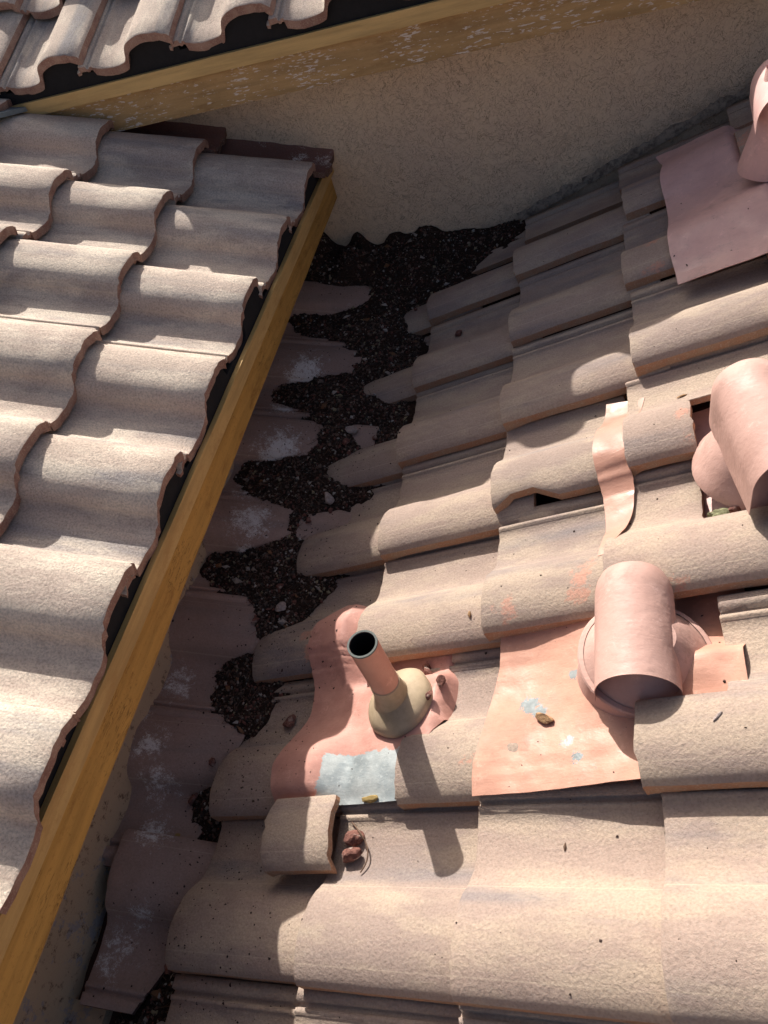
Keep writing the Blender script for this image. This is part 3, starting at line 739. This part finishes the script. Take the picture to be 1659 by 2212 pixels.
vent3 = thing('hooded_vent', 'pink hooded vent at the right edge, its round base sunk in a sawn tile opening', 'vent', loc=tuple(Rx(.24, 1.02, 1.03)))
vb3 = Rx(.232, 1.0, 1.03)
drape('flashing', [(.10, 1.20), (.10, 1.05), (.10, .92), (.10, .84)], [(.42, 1.20), (.42, 1.05), (.42, .92), (.42, .84)], M['paint3'], vent3, nh=16, nv=20, hfun=lambda x, y: -.072, seed=9)
lathe('cone', [(.108, -.03), (.104, -.018), (.098, -.01), (.090, .008), (.078, .026), (.065, .044), (.052, .062), (.03, .064), (.001, .064)], M['hood'], vent3, vb3, (0.0, 0, 1), wob=.02)
hood('hood', (.232, .965, -.930), (-.20, 1, .02), .235, .062, .9, vent3, M['hood'], flare=.06)

vent4 = thing('vent_pipe', 'shaded mauve pink vent at the top right on a draped square flashing', 'vent', loc=tuple(Rx(.37, 1.80, 1.03)))
def h4(x, y):
    b = smoothprof(y, [1.33, 1.63, 1.93], .035)
    return b * .62 + .014 + cantz(x, -.36) * .25 - .028 * min(1, max(0, (x - .30) / .02)) * min(1, max(0, (y - 1.90) / .02)) - .03 * min(1, max(0, (x - .345) / .02)) * min(1, max(0, (1.85 - y) / .02))
drape('flashing', [(.132, 2.16), (.150, 2.06), (.140, 1.95), (.140, 1.85), (.143, 1.74), (.138, 1.64), (.140, 1.545)],
      [(.56, 2.11), (.56, 2.0), (.56, 1.9), (.56, 1.8), (.56, 1.7), (.56, 1.58), (.56, 1.49)], M['paint3'], vent4, nh=40, nv=50, hfun=h4, seed=5)
vb4 = Rx(.352, 1.80, .985)
lathe('cone', [(.066, -.01), (.064, .01), (.052, .07), (.046, .13), (.045, .20)], M['paint3'], vent4, vb4, (.10, .05, 1), wob=.02)
hood('hood', tuple(vb4 + Vector((.018, .01, .135))), (.05, 1, .02), .20, .062, .3, vent4, M['paint3'], flare=.03)

# painted metal strip between two tiles
def ht(x, y):
    return smoothprof(y, [.745, 1.037, 1.31], .022) * .92 + .006 - .012 + .007 * min(1, max(0, (1.06 - y) / .03))
strip = thing('metal_strip', 'narrow glossy orange painted metal strip between two tiles left of the right hand vent', 'strip', loc=tuple(Rx(0, 1.05, 1.0)))
drape('strip_sheet', [(-.030, 1.272), (-.036, 1.19), (-.040, 1.10), (-.040, 1.03), (-.036, .95), (-.030, .87), (-.032, .83)],
      [(.046, 1.25), (.036, 1.19), (.020, 1.10), (.020, 1.03), (.012, .95), (-.006, .87), (-.020, .83)], M['tape'], strip, nh=8, nv=60, hfun=ht, seed=11)

# mortar along the wall foot
mo = thing('mortar_bead', 'rough grey mortar bead sealing tiles to the foot of the stucco wall', 'mortar', loc=(0, 2.27, -1.05))
V = []; F = []; nn = 260
for i in range(nn + 1):
    u = -.70 + 2.5 * i / nn
    for k in range(7):
        a = pi * .5 * k / 6
        rr = (.014 + .006 * noise.noise(Vector((u * 16, 0, 0)))) * (1 + .35 * noise.noise(Vector((u * 60, k * .8, 1))))
        V.append(Rp(u, 2.305 - rr * cos(a) * 1.1, 1.040) + NR * (rr * sin(a) * 2.0))
for i in range(nn):
    for k in range(6):
        a = i * 7 + k; F.append((a, a + 7, a + 8, a + 1))
child(meshobj('mortar', V, F, M['mortar'], smooth=True), mo)

# ------------------------------------------------------------------ loose things
dg = bpy.context.evaluated_depsgraph_get()
def drop(x, y, z=-.90):
    hit, loc, nor, *_ = S.ray_cast(dg, Vector((x, y, z)), Vector((0, 0, -1)))
    return (loc, nor) if hit else (Vector((x, y, -1.3)), Vector((0, 0, 1)))
bpy.context.view_layer.update(); dg = bpy.context.evaluated_depsgraph_get()

def rockmat(name, a, b, c):
    t = NT(name); co = t.coord(); n = t.noise(co, 110, 5, 0.75)
    col = t.mix(t.ramp(n, 0.35, 0.6), a, b); col = t.mix(t.ramp(t.noise(co, 60, 3, 0.6), 0.55, 0.68, 0, .8), col, c)
    return t.out(col, 0.9, bump=[(n, 0.9, 0.004)], spec=0.3)
M['rock'] = rockmat('red_lava_rock', (0.26, 0.12, 0.09), (0.12, 0.05, 0.04), (0.42, 0.32, 0.27))
M['rockpale'] = rockmat('pale_stone', (0.45, 0.38, 0.35), (0.33, 0.26, 0.23), (0.5, 0.45, 0.42))
M['rocktan'] = rockmat('tan_stone', (0.42, 0.25, 0.12), (0.36, 0.22, 0.12), (0.2, 0.12, 0.08))
M['moss'] = rockmat('dusty_moss', (0.30, 0.30, 0.17), (0.17, 0.17, 0.09), (0.42, 0.40, 0.27))
M['twig'] = simple('dry_twig', (0.16, 0.10, 0.07), 0.9, ns=200)
M['leafy'] = simple('dry_leaf', (0.34, 0.24, 0.09), 0.8, ns=90)
def rock(x, y, sx, sy, sz, mat, label, seed, rot=0.0, name='rock', z=None, sharp=.55):
    bm = bmesh.new(); bmesh.ops.create_icosphere(bm, subdivisions=3, radius=1.0); r = random.Random(seed)
    planes = []
    for k in range(11):
        d = Vector((r.gauss(0, 1), r.gauss(0, 1), r.gauss(0, 1))).normalized(); planes.append((d, r.uniform(.42, .78)))
    for v in bm.verts:
        for d, h in planes:
            e = v.co.dot(d) - h
            if e > 0: v.co -= d * e * .92
        v.co *= 1 + .12 * noise.noise(v.co * 2.3 + Vector((seed, 0, 0))) + .06 * noise.noise(v.co * 7 + Vector((seed, 0, 0)))
        v.co = Vector((v.co.x * sx, v.co.y * sy, v.co.z * sz))
    me = bpy.data.meshes.new(name); bm.to_mesh(me); bm.free(); me.materials.append(mat)
    loc, nor = drop(x, y, -1.11 if x < -.64 else -.9) if z is None else (Vector((x, y, z)), Vector((0, 0, 1)))
    ob = bpy.data.objects.new(name, me); C.objects.link(ob)
    q = Vector((0, 0, 1)).rotation_difference(nor)
    ob.rotation_euler = (q.to_matrix() @ Matrix.Rotation(rot, 3, 'Z')).to_euler(); ob.location = loc + nor * sz * .55
    for pl_ in me.polygons: pl_.use_smooth = False
    return tag(ob, label, 'rock' if name in ('rock', 'stone', 'pebble') else name)
RK = [(-.366, .712, .013, .019, .010, 'rock', 'dark lava rock behind the tan collar, nearest the tile edge above', .5),
      (-.371, .728, .010, .009, .008, 'rock', 'small dark lava rock tucked under the tile edge behind the collar', .2),
      (-.330, .672, .011, .018, .010, 'rock', 'brown lava rock right of the tan collar beside the cut tile', -.4),
      (-.345, .635, .007, .012, .006, 'rock', 'small dark lava rock wedged between collar and cut tile', -.3),
      (-.462, .405, .021, .016, .015, 'rock', 'reddish lava rock beside the broken tile piece, upper of the pair', .3),
      (-.456, .372, .022, .016, .015, 'rock', 'grey pink lava rock beside the broken tile piece, lower of the pair', .1),
      (-.424, 1.824, .016, .013, .010, 'rock', 'dark red rock on a shaded tile near the debris valley', .2),
      (-.690, .660, .018, .018, .012, 'rock', 'dark red clod in a shaded tile pan left of the pipe flashing', .6),
      (.185, .900, .016, .011, .010, 'rock', 'red rock on the sill of the sawn opening below the right hand vent', .1),
      (.200, .885, .022, .016, .014, 'rock', 'larger red brown rock in the sawn opening below the right hand vent', .5)]
for k, (x, y, a, b, c, mt, lab, rt) in enumerate(RK): rock(x, y, a, b, c, M[mt], lab, 300 + k, rt, z=(-1.055 if 'sawn' in lab else None))
for q in range(1):
    mc = rock(.160, .893, .026, .017, .014, M['moss'], 'clump of dusty green moss in the corner of the sawn tile opening', 330, name='moss_clump', z=-1.06)
    for v in mc.data.vertices: v.co *= 1 + .35 * noise.noise(v.co * 160)
rock(-.129, .569, .017, .010, .009, M['rocktan'], 'wedge shaped tan stone lying on the orange flashing', 331, -.5, 'stone')
rock(-.281, .796, .0045, .008, .004, M['rocktan'], 'tiny orange pebble on a sunlit tile above the pipe', 332, .2, 'pebble')
rock(-.097, .376, .0035, .007, .003, M['twig'], 'tiny dark chip in the middle of the wide tile near the bottom', 333, .1, 'pebble')
rock(.113, .514, .003, .010, .0025, M['rockpale'], 'small grey twig end on the tile below the middle vent', 334, -.8, 'pebble')
rock(.127, 1.219, .012, .003, .0025, M['rocktan'], 'small tan stick on the tile left of the right hand vent', 335, .3, 'pebble')
rock(-.77, .93, .016, .016, .012, M['rockpale'], 'pale pink stone on the valley debris between lower tiles', 336, .3, 'stone')
rock(-.80, 1.0, .012, .012, .008, M['rock'], 'brown lava rock half sunk in the debris near the pale stone', 337, .3)
rock(-.835, .90, .014, .012, .008, M['rock'], 'small lava rock by the tile edge in the lower valley debris', 338, .3)
vk = [(-.70, 1.50, 'pinkish lava rock on the debris between the fourth and fifth cut tile tips'), (-.71, 1.45, 'small dark red rock beside the pinkish lava rock in the valley'),
      (-.66, 1.47, 'small rock at the foot of the shaded tile, right side of the valley'), (-.69, 1.41, 'rusty rock just above the shaded tile tip in mid valley'),
      (-.73, 1.27, 'round red lava rock right of the white stained cut tile'), (-.77, 1.19, 'small red rock low in the narrow part of the valley debris'),
      (-.72, 1.24, 'small rock between white stained tile and valley tile tip'), (-.63, 1.78, 'tiny reddish rock in the upper valley by a shaded tile end'),
      (-.66, 1.66, 'dark rock in the upper valley below the long cut tile tip'), (-.60, 1.98, 'reddish rock in the wide debris patch under the wall'),
      (-.89, .50, 'pink rock in the lower debris pocket beside the stained tile'), (-.87, .55, 'small rock in the lower debris pocket near the shaded tile corner'),
      (-.83, .10, 'large dusty lava rock at the bottom edge below the cut tile'), (-.80, .03, 'grey rock at the very bottom of the debris'), (-.86, .20, 'small rock under the diagonal cut of the lowest tile')]
for k, (x, y, lab) in enumerate(vk):
    s_ = .006 + .008 * random.Random(k + 5).random() + (.007 if k in (0, 4, 12) else 0)
    for tr in range(25):
        h_ = S.ray_cast(bpy.context.evaluated_depsgraph_get(), Vector((x, y, -1.11 if x < -.64 else -.95)), Vector((0, 0, -1)))
        if h_[0] and h_[4].name.startswith('leaf_litter'): break
        x += .006 * cos(tr * 2.4) * (1 + tr * .25); y += .006 * sin(tr * 2.4) * (1 + tr * .25)
    o = rock(x, y, s_ * 1.2, s_, s_ * .8, M['rock' if k % 4 else 'rockpale'], lab, 350 + k, k * .7)
    o['group'] = 'small rocks in the valley debris'

# broken tile piece
bt = tile_mesh('broken_tile', M['tileR'], M['edgeR'], seed=400, s0=0, s1=.125, x0=lambda s: 0, x1=lambda s: .146 - .01 * (s / .125) + .009 * noise.noise(Vector((s * 45, 7, 0))) + .004 * noise.noise(Vector((s * 170, 3, 0))), rough=.003)
ob = bpy.data.objects.new('broken_tile', bt); C.objects.link(ob)
ob.matrix_world = frame(Rp(-1.075 + .0, .338, .985), 'R', cant=radians(7), yaw=.03)
tag(ob, 'broken tan tile piece lying loose left of the two lava rocks, half sunlit', 'tile')

# twig, leaf
def stick(name, pts, r, mat, label, cat, kind=None):
    cu = bpy.data.curves.new(name, 'CURVE'); cu.dimensions = '3D'; cu.bevel_depth = r; cu.bevel_resolution = 1
    sp_ = cu.splines.new('POLY'); sp_.points.add(len(pts) - 1)
    for p, q in zip(sp_.points, pts): p.co = (*q, 1)
    o_ = bpy.data.objects.new(name, cu); C.objects.link(o_)
    dg_ = bpy.context.evaluated_depsgraph_get(); me = bpy.data.meshes.new_from_object(o_.evaluated_get(dg_)); bpy.data.objects.remove(o_)
    me.materials.append(mat); ob = bpy.data.objects.new(name, me); C.objects.link(ob); return tag(ob, label, cat, kind=kind)
pts = []
for k in range(14):
    t = k / 13; x = -.475 + .045 * sin(t * 2.2); y = .430 - .085 * t
    l, n_ = drop(x, y); pts.append(tuple(l + Vector((0, 0, .004 + .006 * sin(t * 3)))))
stick('twig', pts, .0014, M['twig'], 'thin dark twig curling round the two lava rocks beside the broken tile', 'twig')
rock(-.44, .462, .020, .008, .006, M['leafy'], 'crumpled brown leaf on the bare metal of the pipe flashing', 345, .1, 'leaf', sharp=.9)
rock(-.905, .425, .008, .006, .0015, M['leafy'], 'small yellow leaf chip on the stained dark tile by the fascia', 346, .4, 'leaf')

# grit and chips over the litter: tens of thousands of flakes, one object
bpy.context.view_layer.update(); dg = bpy.context.evaluated_depsgraph_get()
def hitinfo(x, y, z=-.92):
    h, loc, nor, idx, obj, _ = S.ray_cast(dg, Vector((x, y, z)), Vector((0, 0, -1))); return (loc, nor, obj) if h else None
V = []; F = []; colr = []
def flake(p, nor, s, col, elong=1.0):
    q = Vector((0, 0, 1)).rotation_difference((nor + Vector((rnd.gauss(0, .5), rnd.gauss(0, .5), 0))).normalized())
    a = rnd.uniform(0, 6.28); o_ = len(V)
    sh = [(cos(a + k * 1.57 + rnd.uniform(-.4, .4)) * s * rnd.uniform(.6, 1.2) * (elong if k % 2 else 1), sin(a + k * 1.57 + rnd.uniform(-.4, .4)) * s * rnd.uniform(.6, 1.2)) for k in range(4)]
    for (x, y) in sh: V.append(p + q @ Vector((x, y, 0)))
    V.append(p + q @ Vector((0, 0, s * rnd.uniform(.35, .9))))
    for k in range(4): F.append((o_ + k, o_ + (k + 1) % 4, o_ + 4)); colr.append(col)
pal = [(.035, .022, .016), (.05, .03, .022), (.08, .045, .033), (.028, .02, .016), (.13, .08, .06), (.16, .11, .085), (.16, .065, .05), (.06, .052, .042), (.03, .02, .015)]
light = [(.32, .27, .23), (.22, .17, .14), (.26, .22, .14), (.40, .36, .32)]
cnt = 0
for k in range(46000):
    y = rnd.uniform(-.1, 2.29); x = rnd.uniform(-1.0, -.25) if y > 1.95 else rnd.uniform(-1.02, -.55)
    h = hitinfo(x, y, -1.11 if x < -.64 else -.92)
    if not h or h[2].name.split('.')[0] != 'leaf_litter': continue
    c = rnd.choice(light) if rnd.random() < .10 else rnd.choice(pal)
    s_ = min(.009, abs(rnd.gauss(.0022, .0018)) + .0012)
    if rnd.random() < .006: flake(h[0] + Vector((0, 0, .003)), h[1], rnd.uniform(.005, .010), rnd.choice(light + [(.2, .1, .05)] * 3), 1.8)
    else: flake(h[0] + Vector((0, 0, rnd.uniform(-.001, .003))), h[1], s_, c)
me = bpy.data.meshes.new('grit'); me.from_pydata([tuple(v) for v in V], [], F)
ca = me.color_attributes.new('chip', 'FLOAT_COLOR', 'CORNER')
buf = []
for c in colr: buf += [c[0], c[1], c[2], 1.0] * 3
ca.data.foreach_set('color', buf)
t = NT('grit_chips'); at = t.n('ShaderNodeVertexColor', layer_name='chip'); t.out(at.outputs[0], 0.8, spec=0.35); me.materials.append(t.m)
gr = bpy.data.objects.new('grit', me); C.objects.link(gr); tag(gr, 'loose grit and bark chips covering the valley debris', 'grit', kind='stuff')
# fine twigs and needles
V = []; F = []
def needle(p, L_, r, mz=.25):
    a = rnd.uniform(0, 6.28); bend = rnd.uniform(-1.5, 1.5); o_ = len(V); q = Vector(p)
    for i in range(6):
        dx = Vector((cos(a), sin(a), rnd.uniform(-mz, mz))); sd = Vector((-sin(a), cos(a), 0)) * r
        V.extend([q + sd, q - sd, q + Vector((0, 0, r * 1.6))]); q = q + dx * (L_ / 6); a += bend / 6
    for i in range(5):
        b = o_ + i * 3
        for k in range(3): F.append((b + k, b + (k + 1) % 3, b + 3 + (k + 1) % 3, b + 3 + k))
for k in range(2600):
    y = rnd.uniform(-.1, 2.28); x = rnd.uniform(-.98, -.30) if y > 1.95 else rnd.uniform(-.92, -.55)
    h = hitinfo(x, y, -1.11 if x < -.64 else -.92)
    if not h or h[2].name.split('.')[0] != 'leaf_litter': continue
    needle(h[0] + Vector((0, 0, .003)), rnd.uniform(.012, .05), rnd.uniform(.0003, .0007))
o = meshobj('needles', V, F, M['twig']); tag(o, 'dry pine needles and hair thin twigs strewn over the valley debris', 'needles', kind='stuff')
# specks of dirt on the tiles
V = []; F = []; colr = []
for k in range(2600):
    y = rnd.uniform(.1, 2.2); x = rnd.choice([rnd.uniform(-.75, .35), rnd.gauss(-.70, .07), rnd.gauss(-.74, .05), rnd.gauss(-.87, .06)])
    h = hitinfo(x, y, -1.11 if x < -.64 else -.92)
    if not h or h[2].name.split('.')[0] not in ('roof_tile', 'cut_tile', 'flashing'): continue
    if rnd.random() > .35 and x > -.5: continue
    flake(h[0], h[1], abs(rnd.gauss(.0009, .0009)) + .0007, rnd.choice(pal))
me = bpy.data.meshes.new('dirt_specks'); me.from_pydata([tuple(v) for v in V], [], F)
me.materials.append(simple('dark_speck', (0.05, 0.03, 0.025), 0.9)); gr = bpy.data.objects.new('dirt_specks', me); C.objects.link(gr)
tag(gr, 'tiny dark dirt specks scattered over tiles and flashings', 'dirt', kind='stuff')
